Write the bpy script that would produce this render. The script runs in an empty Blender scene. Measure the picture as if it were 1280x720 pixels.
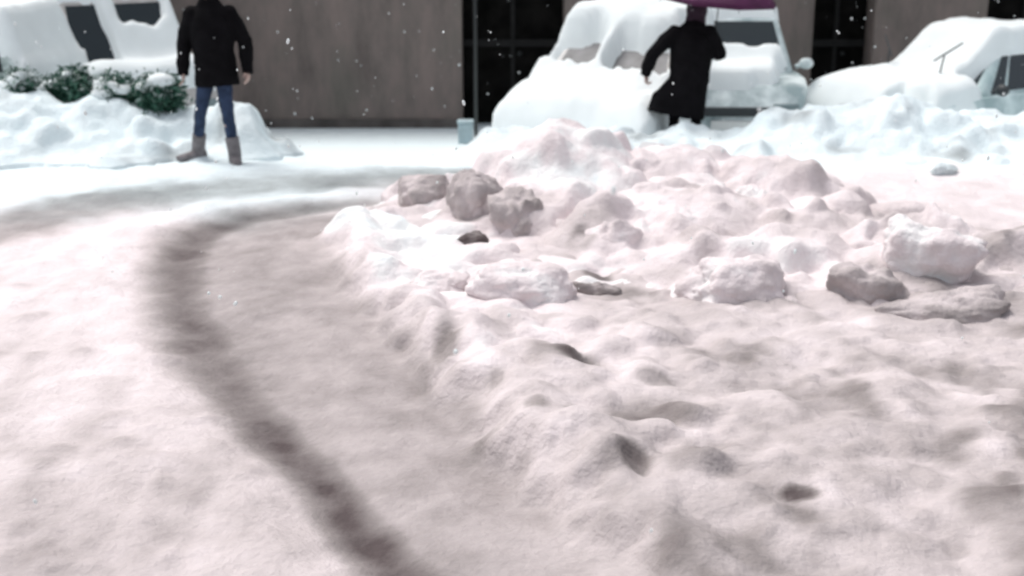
import bpy, bmesh, math, random
import numpy as np
from mathutils import Vector, Matrix
from mathutils.bvhtree import BVHTree

R = math.radians
random.seed(7)
scene = bpy.context.scene
COL = scene.collection

# ------------------------------------------------------------------ camera
CAM_H, FPX, W0, H0 = 2.2, 1600.0, 1280.0, 720.0
PITCH = R(16.24)
cp, sp = math.cos(PITCH), math.sin(PITCH)
cd = bpy.data.cameras.new('camera')
cam = bpy.data.objects.new('camera', cd)
COL.objects.link(cam)
cam.location = (0, 0, CAM_H)
cam.rotation_euler = (R(90) - PITCH, 0, 0)
cd.sensor_width = 36.0
cd.lens = FPX / W0 * 36.0
cd.clip_end = 1000
cd.dof.use_dof = True
cd.dof.focus_distance = 5.0
cd.dof.aperture_fstop = 2.2
scene.camera = cam


def at(px, py, Y):
    r, u = (px - 640) / FPX, (360 - py) / FPX
    d = Vector((r, cp + u * sp, -sp + u * cp))
    return Vector((0, 0, CAM_H)) + d * (Y / d.y)


def sstep(a, b, x):
    t = np.clip((np.asarray(x, float) - a) / (b - a), 0, 1)
    return t * t * (3 - 2 * t)


def gbase(x, y):
    """the lie of the land: level road, then falling away to the parked cars and the facade"""
    x = np.asarray(x, float); y = np.asarray(y, float)
    z = -0.11 * np.clip(y - 11.5, 0, 7.0)
    z = z - 0.16 * sstep(1.5, 4.5, x) * sstep(12.5, 15, y)
    return z


def gpt(px, py):
    """point on the land seen at a picture position (measured once to place things)"""
    p = at(px, py, 8.0)
    o = Vector((0, 0, CAM_H)); d = (p - o)
    t = -CAM_H / d.z
    for _ in range(12):
        q = o + d * t
        t = (float(gbase(q.x, q.y)) - CAM_H) / d.z
    return o + d * t


# ------------------------------------------------------------------ noise
_rs = np.random.RandomState(11)
_TAB = _rs.rand(256, 256)


def vnoise(x, y, seed=0):
    x = np.asarray(x, float) + seed * 17.31; y = np.asarray(y, float) + seed * 9.73
    xi = np.floor(x).astype(int); yi = np.floor(y).astype(int)
    fx = x - xi; fy = y - yi
    fx = fx * fx * fx * (fx * (fx * 6 - 15) + 10); fy = fy * fy * fy * (fy * (fy * 6 - 15) + 10)
    a = _TAB[xi % 256, yi % 256]; b = _TAB[(xi + 1) % 256, yi % 256]
    c = _TAB[xi % 256, (yi + 1) % 256]; d = _TAB[(xi + 1) % 256, (yi + 1) % 256]
    return (a * (1 - fx) + b * fx) * (1 - fy) + (c * (1 - fx) + d * fx) * fy


def fbm(x, y, sc, octv=4, seed=0):
    s = 0; amp = 0.5; tot = 0
    x = np.asarray(x, float) / sc; y = np.asarray(y, float) / sc
    for k in range(octv):
        s = s + amp * vnoise(x, y, seed + k * 3); tot += amp
        x = x * 2.03 + 1.7; y = y * 2.03 + 4.1; amp *= 0.5
    return s / tot


def blur(a, sig):
    n = max(1, int(sig * 3)); k = np.exp(-0.5 * (np.arange(-n, n + 1) / sig) ** 2); k /= k.sum()
    for ax in (0, 1):
        p = np.pad(a, [(n, n) if i == ax else (0, 0) for i in (0, 1)], mode='edge')
        out = np.zeros_like(a)
        for i, w in enumerate(k):
            sl = [slice(None), slice(None)]; sl[ax] = slice(i, i + a.shape[ax])
            out += w * p[tuple(sl)]
        a = out
    return a


# ------------------------------------------------------------------ materials
def mat(name):
    m = bpy.data.materials.new(name); m.use_nodes = True
    nt = m.node_tree
    return m, nt, nt.nodes['Principled BSDF']


def plain(name, col, rough=0.6, metal=0.0, var=0.0, scale=20, bump=0.0, spec=0.5):
    m, nt, b = mat(name)
    b.inputs['Base Color'].default_value = (*col, 1); b.inputs['Roughness'].default_value = rough
    b.inputs['Metallic'].default_value = metal
    b.inputs['Specular IOR Level'].default_value = spec
    if var or bump:
        tc = nt.nodes.new('ShaderNodeTexCoord')
        n = nt.nodes.new('ShaderNodeTexNoise'); n.inputs['Scale'].default_value = scale; n.inputs['Detail'].default_value = 5
        nt.links.new(tc.outputs['Object'], n.inputs['Vector'])
        if var:
            r = nt.nodes.new('ShaderNodeValToRGB')
            r.color_ramp.elements[0].position = 0.3; r.color_ramp.elements[1].position = 0.7
            r.color_ramp.elements[0].color = (*[c * (1 - var) for c in col], 1)
            r.color_ramp.elements[1].color = (*[min(1, c * (1 + var)) for c in col], 1)
            nt.links.new(n.outputs['Fac'], r.inputs['Fac']); nt.links.new(r.outputs['Color'], b.inputs['Base Color'])
        if bump:
            bp = nt.nodes.new('ShaderNodeBump'); bp.inputs['Strength'].default_value = bump; bp.inputs['Distance'].default_value = 0.02
            nt.links.new(n.outputs['Fac'], bp.inputs['Height']); nt.links.new(bp.outputs['Normal'], b.inputs['Normal'])
    return m


def snow_mat(name, stops, nscale=3.0, namp=0.22, bump=0.5):
    """snow whose colour runs from clean to road slush along the mesh attribute 'dirt'"""
    m, nt, b = mat(name)
    N = nt.nodes.new; L = nt.links.new
    tc = N('ShaderNodeTexCoord')
    at_ = N('ShaderNodeAttribute'); at_.attribute_name = 'dirt'
    n1 = N('ShaderNodeTexNoise'); n1.inputs['Scale'].default_value = nscale; n1.inputs['Detail'].default_value = 7; n1.inputs['Roughness'].default_value = 0.65
    L(tc.outputs['Object'], n1.inputs['Vector'])
    s = N('ShaderNodeMath'); s.operation = 'SUBTRACT'; s.inputs[1].default_value = 0.5; L(n1.outputs['Fac'], s.inputs[0])
    k = N('ShaderNodeMath'); k.operation = 'MULTIPLY_ADD'; k.inputs[1].default_value = namp * 2
    L(s.outputs[0], k.inputs[0]); L(at_.outputs['Fac'], k.inputs[2])
    r = N('ShaderNodeValToRGB')
    e = r.color_ramp.elements
    e[0].position, e[0].color = stops[0][0], (*stops[0][1], 1)
    e[1].position, e[1].color = stops[-1][0], (*stops[-1][1], 1)
    for p, c in stops[1:-1]:
        x = e.new(p); x.color = (*c, 1)
    L(k.outputs[0], r.inputs['Fac'])
    rc = N('ShaderNodeValToRGB'); ec = rc.color_ramp.elements
    ec[0].position, ec[0].color = 0.0, (0.77, 0.865, 0.885, 1)
    ec[1].position, ec[1].color = 1.0, (0.07, 0.075, 0.078, 1)
    for p, c in ((0.15, (0.72, 0.80, 0.82)), (0.35, (0.56, 0.62, 0.635)), (0.6, (0.33, 0.36, 0.365))):
        x = ec.new(p); x.color = (*c, 1)
    L(k.outputs[0], rc.inputs['Fac'])
    aw = N('ShaderNodeAttribute'); aw.attribute_name = 'warm_tint'
    mx = N('ShaderNodeMix'); mx.data_type = 'RGBA'; L(aw.outputs['Fac'], mx.inputs['Factor'])
    L(rc.outputs['Color'], mx.inputs['A']); L(r.outputs['Color'], mx.inputs['B'])
    L(mx.outputs['Result'], b.inputs['Base Color'])
    b.inputs['Roughness'].default_value = 0.85; b.inputs['Specular IOR Level'].default_value = 0.25
    n2 = N('ShaderNodeTexNoise'); n2.inputs['Scale'].default_value = 28; n2.inputs['Detail'].default_value = 6
    L(tc.outputs['Object'], n2.inputs['Vector'])
    bp = N('ShaderNodeBump'); bp.inputs['Strength'].default_value = bump; bp.inputs['Distance'].default_value = 0.03
    L(n2.outputs['Fac'], bp.inputs['Height']); L(bp.outputs['Normal'], b.inputs['Normal'])
    return m


STOPS = [(0.0, (0.82, 0.87, 0.875)), (0.12, (0.81, 0.80, 0.795)), (0.28, (0.75, 0.672, 0.678)), (0.5, (0.535, 0.476, 0.474)),
         (0.75, (0.265, 0.236, 0.230)), (1.0, (0.085, 0.066, 0.066))]
M = {}
M['snow'] = snow_mat('snow', STOPS)
M['road_snow'] = snow_mat('road_snow', STOPS, 4.5, 0.17, 0.5)
M['chunk'] = snow_mat('chunk_snow', STOPS, 4.5, 0.2, 0.6)
M['clean'] = plain('clean_snow', (0.82, 0.87, 0.87), 0.85, var=0.04, scale=3, bump=0.25, spec=0.2)
M['glass'] = plain('car_glass', (0.012, 0.02, 0.024), 0.12)
M['frost'] = plain('frosted_glass', (.15, .15, .155), .5, var=.35, scale=5)
M['black'] = plain('black_rubber', (0.012, 0.012, 0.013), 0.8)
M['rim'] = plain('wheel_rim', (0.35, 0.36, 0.37), 0.4, 0.6)
M['lamp'] = plain('headlamp', (0.16, 0.21, 0.22), 0.15)
M['trim'] = plain('dark_trim', (0.025, 0.03, 0.033), 0.5)
M['plate'] = plain('number_plate', (0.7, 0.7, 0.68), 0.5)
M['coat'] = plain('black_coat', (0.0055, 0.0050, 0.0060), 0.95, var=0.3, scale=9, bump=0.4, spec=0.1)
M['jeans'] = plain('blue_jeans', (0.030, 0.046, 0.088), 0.9, var=0.35, scale=14, bump=0.3, spec=0.2)
M['trousers'] = plain('black_trousers', (0.006, 0.0055, 0.007), 0.95, bump=0.2, spec=0.1)
M['boot'] = plain('pinkish_boot', (0.17, 0.155, 0.16), 0.8, var=0.3, scale=18, bump=0.2)
M['bootb'] = plain('black_boot', (0.012, 0.01, 0.011), 0.7)
M['skin'] = plain('skin', (0.42, 0.29, 0.25), 0.6)
M['hair'] = plain('dark_hair', (0.018, 0.012, 0.010), 0.6, bump=0.4, scale=60)
M['eye'] = plain('dark_eye', (0.01, 0.008, 0.008), 0.3)
M['purple'] = plain('purple_cloth', (0.13, 0.028, 0.10), 0.7, var=0.2, scale=6)
M['hood'] = plain('dark_purple_hood', (0.020, 0.006, 0.017), 0.9, bump=0.3)
M['gatebar'] = plain('gate_bar', (.009, .0085, .008), .9, var=.5, scale=6)
M['steel'] = plain('dark_steel', (0.03, 0.034, 0.034), 0.5, 0.4)
M['bollard'] = plain('pale_bollard', (0.40, 0.50, 0.53), 0.8, var=0.15, scale=8, bump=0.2)
M['door'] = plain('dark_gate', (0.006, 0.0055, 0.005), 0.9, var=0.7, scale=4, spec=0.1)
M['bark'] = plain('bark', (0.05, 0.035, 0.025), 0.9)


def body_mat(name, col, dust, cover):
    """car paint with blown snow sticking to it in patches"""
    m, nt, b = mat(name)
    N = nt.nodes.new; L = nt.links.new
    tc = N('ShaderNodeTexCoord')
    n = N('ShaderNodeTexNoise'); n.inputs['Scale'].default_value = 2.4; n.inputs['Detail'].default_value = 6; n.inputs['Roughness'].default_value = 0.6
    L(tc.outputs['Object'], n.inputs['Vector'])
    r = N('ShaderNodeValToRGB')
    r.color_ramp.elements[0].position = 1 - cover - 0.1; r.color_ramp.elements[1].position = 1 - cover + 0.12
    r.color_ramp.elements[0].color = (*col, 1); r.color_ramp.elements[1].color = (*dust, 1)
    L(n.outputs['Fac'], r.inputs['Fac']); L(r.outputs['Color'], b.inputs['Base Color'])
    b.inputs['Roughness'].default_value = 0.45; b.inputs['Coat Weight'].default_value = 0.2
    return m


def wall_mat():
    m, nt, b = mat('stained_stucco')
    N = nt.nodes.new; L = nt.links.new
    tc = N('ShaderNodeTexCoord')
    mp = N('ShaderNodeMapping'); mp.inputs['Scale'].default_value = (1.0, 1.0, 0.35); L(tc.outputs['Object'], mp.inputs['Vector'])
    n = N('ShaderNodeTexNoise'); n.inputs['Scale'].default_value = 2.2; n.inputs['Detail'].default_value = 8; n.inputs['Roughness'].default_value = 0.7
    L(mp.outputs['Vector'], n.inputs['Vector'])
    r = N('ShaderNodeValToRGB'); e = r.color_ramp.elements
    e[0].position, e[0].color = 0.30, (0.155, 0.130, 0.118, 1)
    e[1].position, e[1].color = 0.72, (0.31, 0.245, 0.22, 1)
    x = e.new(0.5); x.color = (0.235, 0.195, 0.176, 1)
    L(n.outputs['Fac'], r.inputs['Fac'])
    n3 = N('ShaderNodeTexNoise'); n3.inputs['Scale'].default_value = 1.1; n3.inputs['Detail'].default_value = 3
    L(tc.outputs['Object'], n3.inputs['Vector'])
    r3 = N('ShaderNodeValToRGB'); r3.color_ramp.elements[0].position = 0.5; r3.color_ramp.elements[1].position = 0.75
    r3.color_ramp.elements[0].color = (0, 0, 0, 1); r3.color_ramp.elements[1].color = (0.5, 0.5, 0.5, 1)
    L(n3.outputs['Fac'], r3.inputs['Fac'])
    mx = N('ShaderNodeMix'); mx.data_type = 'RGBA'; L(r3.outputs['Color'], mx.inputs['Factor'])
    L(r.outputs['Color'], mx.inputs['A']); mx.inputs['B'].default_value = (0.16, 0.165, 0.135, 1)
    L(mx.outputs['Result'], b.inputs['Base Color'])
    b.inputs['Roughness'].default_value = 0.92; b.inputs['Specular IOR Level'].default_value = 0.2
    bp = N('ShaderNodeBump'); bp.inputs['Strength'].default_value = 0.4; bp.inputs['Distance'].default_value = 0.02
    L(n.outputs['Fac'], bp.inputs['Height']); L(bp.outputs['Normal'], b.inputs['Normal'])
    return m


M['wall'] = wall_mat()
M['plinth'] = plain('damp_plinth', (0.11, 0.096, 0.088), 0.9, var=0.4, scale=3, bump=0.3)
M['stone'] = plain('stone_sill', (0.20, 0.17, 0.15), 0.85, var=0.2, scale=5)


# ------------------------------------------------------------------ object helpers
def tag(o, label=None, cat=None, group=None, kind=None):
    if label: o['label'] = label
    if cat: o['category'] = cat
    if group: o['group'] = group
    if kind: o['kind'] = kind
    return o


def empty(name, loc, rz=0.0):
    o = bpy.data.objects.new(name, None); COL.objects.link(o)
    o.location = loc; o.rotation_euler = (0, 0, rz); o.empty_display_size = 0.3
    return o


def link(name, me, material, parent=None, smooth=True):
    me.materials.clear(); me.materials.append(material)
    if smooth:
        me.polygons.foreach_set('use_smooth', [True] * len(me.polygons))
    o = bpy.data.objects.new(name, me); COL.objects.link(o)
    if parent: o.parent = parent
    return o


def build(name, bm, material, parent=None, smooth=False, bevel=0.0, seg=2, remesh=0.0, smoothit=0, subsurf=0):
    bmesh.ops.recalc_face_normals(bm, faces=bm.faces)
    me = bpy.data.meshes.new(name); bm.to_mesh(me); bm.free()
    o = link(name, me, material, parent, smooth)
    if bevel or remesh or subsurf:
        if remesh:
            md = o.modifiers.new('r', 'REMESH'); md.mode = 'VOXEL'; md.voxel_size = remesh; md.use_smooth_shade = True
            if smoothit:
                ms = o.modifiers.new('s', 'SMOOTH'); ms.factor = 0.5; ms.iterations = smoothit
        if bevel:
            md = o.modifiers.new('b', 'BEVEL'); md.width = bevel; md.segments = seg; md.limit_method = 'ANGLE'; md.angle_limit = R(28)
        if subsurf:
            md = o.modifiers.new('u', 'SUBSURF'); md.levels = subsurf; md.render_levels = subsurf
        dg = bpy.context.evaluated_depsgraph_get()
        nm = bpy.data.meshes.new_from_object(o.evaluated_get(dg))
        o.modifiers.clear(); o.data = nm
        nm.name = name
        if not nm.materials: nm.materials.append(material)
        if smooth:
            nm.polygons.foreach_set('use_smooth', [True] * len(nm.polygons))
    return o


def box(bm, x0, x1, y0, y1, z0, z1, mtx=None):
    r = bmesh.ops.create_cube(bm, size=1)
    T = Matrix.Translation(((x0 + x1) / 2, (y0 + y1) / 2, (z0 + z1) / 2)) @ Matrix.Diagonal((x1 - x0, y1 - y0, z1 - z0, 1))
    if mtx is not None: T = mtx @ T
    bmesh.ops.transform(bm, matrix=T, verts=r['verts'])


def tube(bm, pts, radii, seg=14, ref=Vector((1, 0, 0))):
    """closed loft through pts; a radius is r or (along ref, across)"""
    pts = [Vector(p) for p in pts]; rings = []
    for i, p in enumerate(pts):
        t = (pts[min(i + 1, len(pts) - 1)] - pts[max(i - 1, 0)]).normalized()
        a = (ref - t * ref.dot(t))
        if a.length < 1e-3: a = Vector((0, 1, 0)) - t * t.y
        a.normalize(); b = t.cross(a)
        rr = radii[i]
        ra, rb = rr if isinstance(rr, (tuple, list)) else (rr, rr)
        rings.append([bm.verts.new(p + a * ra * math.cos(2 * math.pi * k / seg) + b * rb * math.sin(2 * math.pi * k / seg)) for k in range(seg)])
    for i in range(len(rings) - 1):
        for k in range(seg):
            bm.faces.new((rings[i][k], rings[i][(k + 1) % seg], rings[i + 1][(k + 1) % seg], rings[i + 1][k]))
    bm.faces.new(rings[0][::-1]); bm.faces.new(rings[-1])


def ball(bm, c, r, seg=20):
    rr = r if isinstance(r, (tuple, list)) else (r, r, r)
    g = bmesh.ops.create_uvsphere(bm, u_segments=seg, v_segments=seg // 2 + 2, radius=1)
    bmesh.ops.transform(bm, matrix=Matrix.Translation(c) @ Matrix.Diagonal((*rr, 1)), verts=g['verts'])


def add_attr(me, name, vals):
    a = me.attributes.new(name, 'FLOAT', 'POINT')
    a.data.foreach_set('value', np.asarray(vals, np.float32))


def grid_mesh(name, xs, ys, Z, dirt, keep=None, warm_tint=None):
    nx, ny = len(xs), len(ys)
    XX, YY = np.meshgrid(xs, ys)
    co = np.stack([XX, YY, Z], -1).reshape(-1, 3)
    idx = np.arange(nx * ny).reshape(ny, nx)
    f = np.stack([idx[:-1, :-1], idx[:-1, 1:], idx[1:, 1:], idx[1:, :-1]], -1).reshape(-1, 4)
    d = dirt.reshape(-1)
    gr = np.zeros_like(d) if warm_tint is None else warm_tint.reshape(-1)
    if keep is not None:
        kv = keep.reshape(-1)
        f = f[kv[f].any(1)]
        used = np.unique(f); mp = -np.ones(nx * ny, int); mp[used] = np.arange(len(used))
        co = co[used]; f = mp[f]; d = d[used]; gr = gr[used]
    me = bpy.data.meshes.new(name)
    me.vertices.add(len(co)); me.vertices.foreach_set('co', co.reshape(-1))
    me.loops.add(f.size); me.loops.foreach_set('vertex_index', f.reshape(-1))
    me.polygons.add(len(f)); me.polygons.foreach_set('loop_start', np.arange(0, f.size, 4)); me.polygons.foreach_set('loop_total', np.full(len(f), 4))
    me.update(calc_edges=True)
    add_attr(me, 'dirt', np.clip(d, 0, 1)); add_attr(me, 'warm_tint', np.clip(gr, 0, 1))
    return me


def clod_field(X, Y, clods):
    """heights of blocky lumps: (cx, cy, rx, ry, h, angle, power, base)"""
    Hh = np.zeros_like(X); Dd = np.zeros_like(X); rsd = np.random.RandomState(len(clods))
    wx = (fbm(X, Y, .22, 4, 91) - .5) * .22; wy = (fbm(X, Y, .22, 4, 95) - .5) * .22
    for (cx, cy, rx, ry, h, an, pw, base) in clods:
        rm = max(rx, ry) * 1.45
        i0, i1 = np.searchsorted(X[0], [cx - rm, cx + rm]); j0, j1 = np.searchsorted(Y[:, 0], [cy - rm, cy + rm])
        if i1 <= i0 or j1 <= j0: continue
        x = X[j0:j1, i0:i1] - cx + wx[j0:j1, i0:i1] * min(1, rm * 4); y = Y[j0:j1, i0:i1] - cy + wy[j0:j1, i0:i1] * min(1, rm * 4)
        c, s = math.cos(an), math.sin(an)
        u = np.abs((c * x + s * y) / rx); v = np.abs((-s * x + c * y) / ry)
        q = np.clip(1 - u ** pw - v ** pw, 0, 1) ** (1 / pw)
        top = base + h * q + 0.25 * h * q * (c * x - s * y) / max(rx, ry)
        top = np.where(q > 0, top, 0)
        own = rsd.normal(.02, .13)
        Dd[j0:j1, i0:i1] = np.where(top > Hh[j0:j1, i0:i1], own, Dd[j0:j1, i0:i1])
        Hh[j0:j1, i0:i1] = np.maximum(Hh[j0:j1, i0:i1], top)
    return Hh, Dd


def seg_dist(X, Y, pl):
    """distance to a polyline and the position along it (0..1)"""
    D = np.full(X.shape, 1e9); T = np.zeros(X.shape)
    n = len(pl) - 1
    for i in range(n):
        ax, ay = pl[i]; bx, by = pl[i + 1]
        dx, dy = bx - ax, by - ay; L2 = dx * dx + dy * dy + 1e-9
        t = np.clip(((X - ax) * dx + (Y - ay) * dy) / L2, 0, 1)
        d = np.hypot(X - ax - t * dx, Y - ay - t * dy)
        m = d < D
        D = np.where(m, d, D); T = np.where(m, (i + t) / n, T)
    return D, T


# ------------------------------------------------------------------ the snowy road (one sheet to the horizon)
def road():
    xs = np.unique(np.concatenate([np.linspace(-160, -8, 30), np.linspace(-8, -4.6, 30), np.arange(-4.6, 5.4, 0.022), np.linspace(5.4, 9, 30), np.linspace(9, 160, 30)]))
    ys = np.unique(np.concatenate([np.linspace(-60, 2.5, 24), np.arange(2.5, 12.2, 0.022), np.arange(12.2, 19.5, 0.07), np.linspace(19.5, 220, 30)]))
    X, Y = np.meshgrid(xs, ys)
    Z = gbase(X, Y)
    nearm = sstep(2.4, 3.4, Y) * (1 - sstep(12.5, 14, Y)) * sstep(-5.2, -4.4, X) * (1 - sstep(5.0, 6.0, X))
    P = lambda pts: [(gpt(a, b).x, gpt(a, b).y) for a, b in pts]
    wob = (fbm(X, Y, 0.5, 4, 2) - 0.5) * 0.35
    # main rut: comes from the lower right, bends and runs off behind the pile
    rut = P([(680, 860), (580, 760), (490, 690), (420, 610), (340, 530), (275, 455), (237, 395), (222, 335), (240, 292), (300, 266), (390, 254), (480, 247), (600, 240)])
    d, t = seg_dist(X, Y, rut)
    dn = d + wob * 0.28
    deep = 1 - sstep(0.0, np.interp(t, [0, .3, .45, .8, 1], [.38, .38, .56, .56, .32]), dn)
    strength = np.interp(t, [0, .18, .33, .42, .52, .62, .72, .85, 1], [.99, .97, .92, .86, .86, .88, .88, .76, .4])
    # the wider band of churned slush on the inner side of the rut
    band = P([(800, 900), (700, 760), (600, 660), (500, 580), (420, 480), (350, 400), (330, 330), (350, 295), (400, 275)])
    d2, t2 = seg_dist(X, Y, band)
    def xof(pts):
        q = sorted([(gpt(a, b).y, gpt(a, b).x) for a, b in pts])
        return np.interp(Y, [k[0] for k in q], [k[1] for k in q])
    Xb = xof([(640, 246), (520, 258), (440, 275), (402, 300), (418, 345), (448, 385), (500, 440), (545, 490), (610, 560), (700, 640), (820, 760), (900, 860)])
    Xr = xof([(680, 860), (580, 760), (490, 690), (420, 610), (340, 530), (275, 455), (237, 395), (222, 335), (240, 292), (300, 266), (390, 254), (480, 247)])
    wob2 = (fbm(X, Y, 0.30, 4, 19) - 0.5) * 0.36
    inner = sstep(-0.04, 0.22, X - Xb + wob2)
    ytop = gpt(420, 262).y
    slush = sstep(-0.20, 0.02, X - Xr + wob * .5) * (1 - inner) * (1 - sstep(ytop - .3, ytop + .5, Y + wob))
    # the far lane
    far = P([(-300, 330), (-100, 310), (20, 280), (110, 256), (230, 238), (350, 228), (480, 222), (600, 220)])
    d3, t3 = seg_dist(X, Y, far)
    lane = 1 - sstep(0.15, 0.85, d3 + wob * 0.8)
    dirt = 0.52 + (fbm(X, Y, 1.1, 4, 5) - 0.5) * 0.20 + (fbm(X, Y, .35, 4, 6) - .5) * .16 - .20 * sstep(6.5, 10.0, Y)
    dirt = dirt - 0.15 * (1 - sstep(-.35, -0.05, X - Xr)) * sstep(4.0, 6.5, Y)
    slope = inner * (1 - sstep(0.7, 1.5, X - Xb)) * sstep(5.2, 6.6, Y) * (1 - sstep(9.6, 10.4, Y))
    dirt = dirt - 0.30 * slope          # cleaner left side
    clean = sstep(10.2, 11.6, Y + wob * 1.4)
    dirt = dirt * (1 - clean) + 0.03 * clean
    dirt = np.maximum(dirt, 0.62 * lane * (0.7 + 0.6 * fbm(X, Y, 0.6, 3, 8)))
    dirt = np.maximum(dirt, slush * (0.64 + (fbm(X, Y, 0.4, 4, 21) - 0.5) * 0.2))
    strk = fbm(X * 3.0, Y * 0.55, 0.5, 4, 31)
    left = (1 - sstep(-1.3, -0.5, X)) * (1 - sstep(8.5, 9.5, Y)) * (1 - slush)
    dirt = dirt + left * (strk - 0.5) * 0.22
    dirt = np.maximum(dirt, deep * strength * (0.88 + 0.24 * fbm(X, Y, 0.22, 3, 14)))
    # shape
    Z = Z - nearm * (0.045 * deep + 0.02 * slush + 0.015 * lane)
    Z = Z + nearm * (1 - slush) * 0.010 * np.exp(-((d - 0.36) / 0.14) ** 2)
    Z = Z + nearm * (fbm(X, Y, 0.35, 5, 41) - 0.5) * (0.045 + 0.02 * (1 - slush))
    Z = Z + nearm * (fbm(X, Y, 1.4, 3, 43) - 0.5) * 0.05
    # churned clods to the right of the rut
    rs = np.random.RandomState(5)
    cl = []
    right_poly = lambda px, py: px > np.interp(py, [300, 345, 385, 440, 490, 560, 640, 760, 860], [410, 425, 455, 510, 555, 620, 710, 830, 910])
    for _ in range(1500):
        px = rs.uniform(380, 1420); py = rs.uniform(300, 800)
        if not right_poly(px, py): continue
        g = gpt(px, py)
        r = rs.choice([0.05, 0.08, 0.12, 0.2], p=[.5, .32, .14, .04]) * rs.uniform(0.7, 1.3)
        cl.append((g.x, g.y, r, r * rs.uniform(0.5, 1.0), r * rs.uniform(0.10, 0.26), rs.uniform(0, 3.1), rs.choice([2.0, 2.6, 3.2]), 0.0))
    for _ in range(1500):
        px = rs.uniform(430, 1420); py = rs.uniform(330, 800)
        if not right_poly(px, py): continue
        g = gpt(px, py); r = rs.uniform(.03, .055)
        cl.append((g.x, g.y, r, r * rs.uniform(.6, 1), r * rs.uniform(.4, .9), rs.uniform(0, 3.1), 2.6, 0.0))
    for _ in range(420):     # the broken edge of the bank along the lane
        py = rs.uniform(290, 620); px = np.interp(py, [300, 345, 385, 440, 490, 560, 640], [410, 425, 455, 510, 555, 620, 710]) + abs(rs.normal(0, 110)) + 8
        g = gpt(px, py); r = rs.uniform(.04, .15)
        cl.append((g.x, g.y, r, r * rs.uniform(.55, 1), r * rs.uniform(.35, .75), rs.uniform(0, 3.1), rs.choice([2.2, 2.8, 3.4]), 0.0))
    for _ in range(160):
        px = rs.uniform(-40, 330); py = rs.uniform(300, 760)
        g = gpt(px, py); r = rs.uniform(0.03, 0.09)
        cl.append((g.x, g.y, r, r * rs.uniform(0.5, 1), r * 0.25, rs.uniform(0, 3.1), 2.0, 0.0))
    ch, cdirt = clod_field(X, Y, cl); ch = blur(ch, 0.9); cdirt = blur(cdirt, 1.5)
    dirt = dirt + cdirt * .6 * (1 - slush)
    Z = Z + ch
    # rise towards the bank on the right of the rut
    Z = Z + nearm * inner * (0.06 + 0.10 * (fbm(X, Y, .5, 4, 47) - .35)) * sstep(3.2, 4.6, Y)
    Z = Z + nearm * 0.06 * np.exp(-((X - Xb + wob2 - .25) / .16) ** 2) * (fbm(X, Y, .25, 3, 49) + .3)
    # hollows kicked into the snow, coloured darker; those at the pile are painted shade
    pits = [(790, 618, 30, 20, .10, .60), (995, 652, 34, 11, .10, .72), (555, 462, 26, 26, .07, .56), (622, 508, 18, 12, .06, .52), (672, 562, 24, 16, .08, .55),
            (905, 588, 40, 20, .07, .46), (720, 555, 30, 10, .05, .48), (745, 352, 26, 24, .10, .7), (585, 297, 20, 14, .08, .85), (1185, 480, 22, 20, .06, .45),
            (830, 440, 60, 14, .05, .42), (940, 500, 90, 12, .05, .44), (1060, 515, 60, 10, .04, .42), (1150, 620, 50, 30, .05, .42), (1190, 700, 40, 20, .06, .5),
            (720, 480, 40, 10, .04, .45), (820, 500, 40, 10, .05, .46), (1170, 590, 50, 20, .04, .42), (640, 600, 40, 16, .05, .45), (865, 680, 40, 20, .05, .4),
            (240, 670, 6, 40, .02, .36), (150, 640, 6, 50, .02, .38), (75, 600, 6, 40, .02, .34), (180, 560, 5, 30, .02, .34), (1245, 560, 20, 24, .05, .42)]
    for (px, py, rx, ry, dp, dr) in pits:
        g = gpt(px, py); gx = abs(gpt(px + rx, py).x - g.x); gy = abs(gpt(px, py - ry).y - g.y)
        q = np.exp(-(((X - g.x) / gx) ** 2 + ((Y - g.y) / gy) ** 2) * (0.8 + 0.9 * (fbm(X, Y, 0.16, 3, 3) - 0.2)))
        Z = Z - nearm * dp * .35 * q
        dirt = np.maximum(dirt, (dr + .16) * np.clip(q * 1.25, 0, 1))
    mott = np.clip(fbm(X, Y * .7, .42, 4, 63) - .50, 0, 1) * inner * (1 - sstep(8.0, 9.0, Y))
    dirt = dirt + mott * 1.1
    dirt = np.where(Y > 30, 0.05, dirt)
    edge = 10.6 - 1.0 * (1 - sstep(-2.2, -0.6, X)) + 0.9 * sstep(1.5, 3.0, X)
    warm_tint = 1 - sstep(edge - 0.8, edge + 0.9, Y + wob * 2)  # warm colour ramp nearby, cool ramp farther off
    me = grid_mesh('road', xs, ys, Z, dirt, None, warm_tint)
    o = link('snowy_road', me, M['road_snow'])
    tag(o, 'snow covered road with a curving slushy tyre rut', None, None, 'structure')


road()


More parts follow.
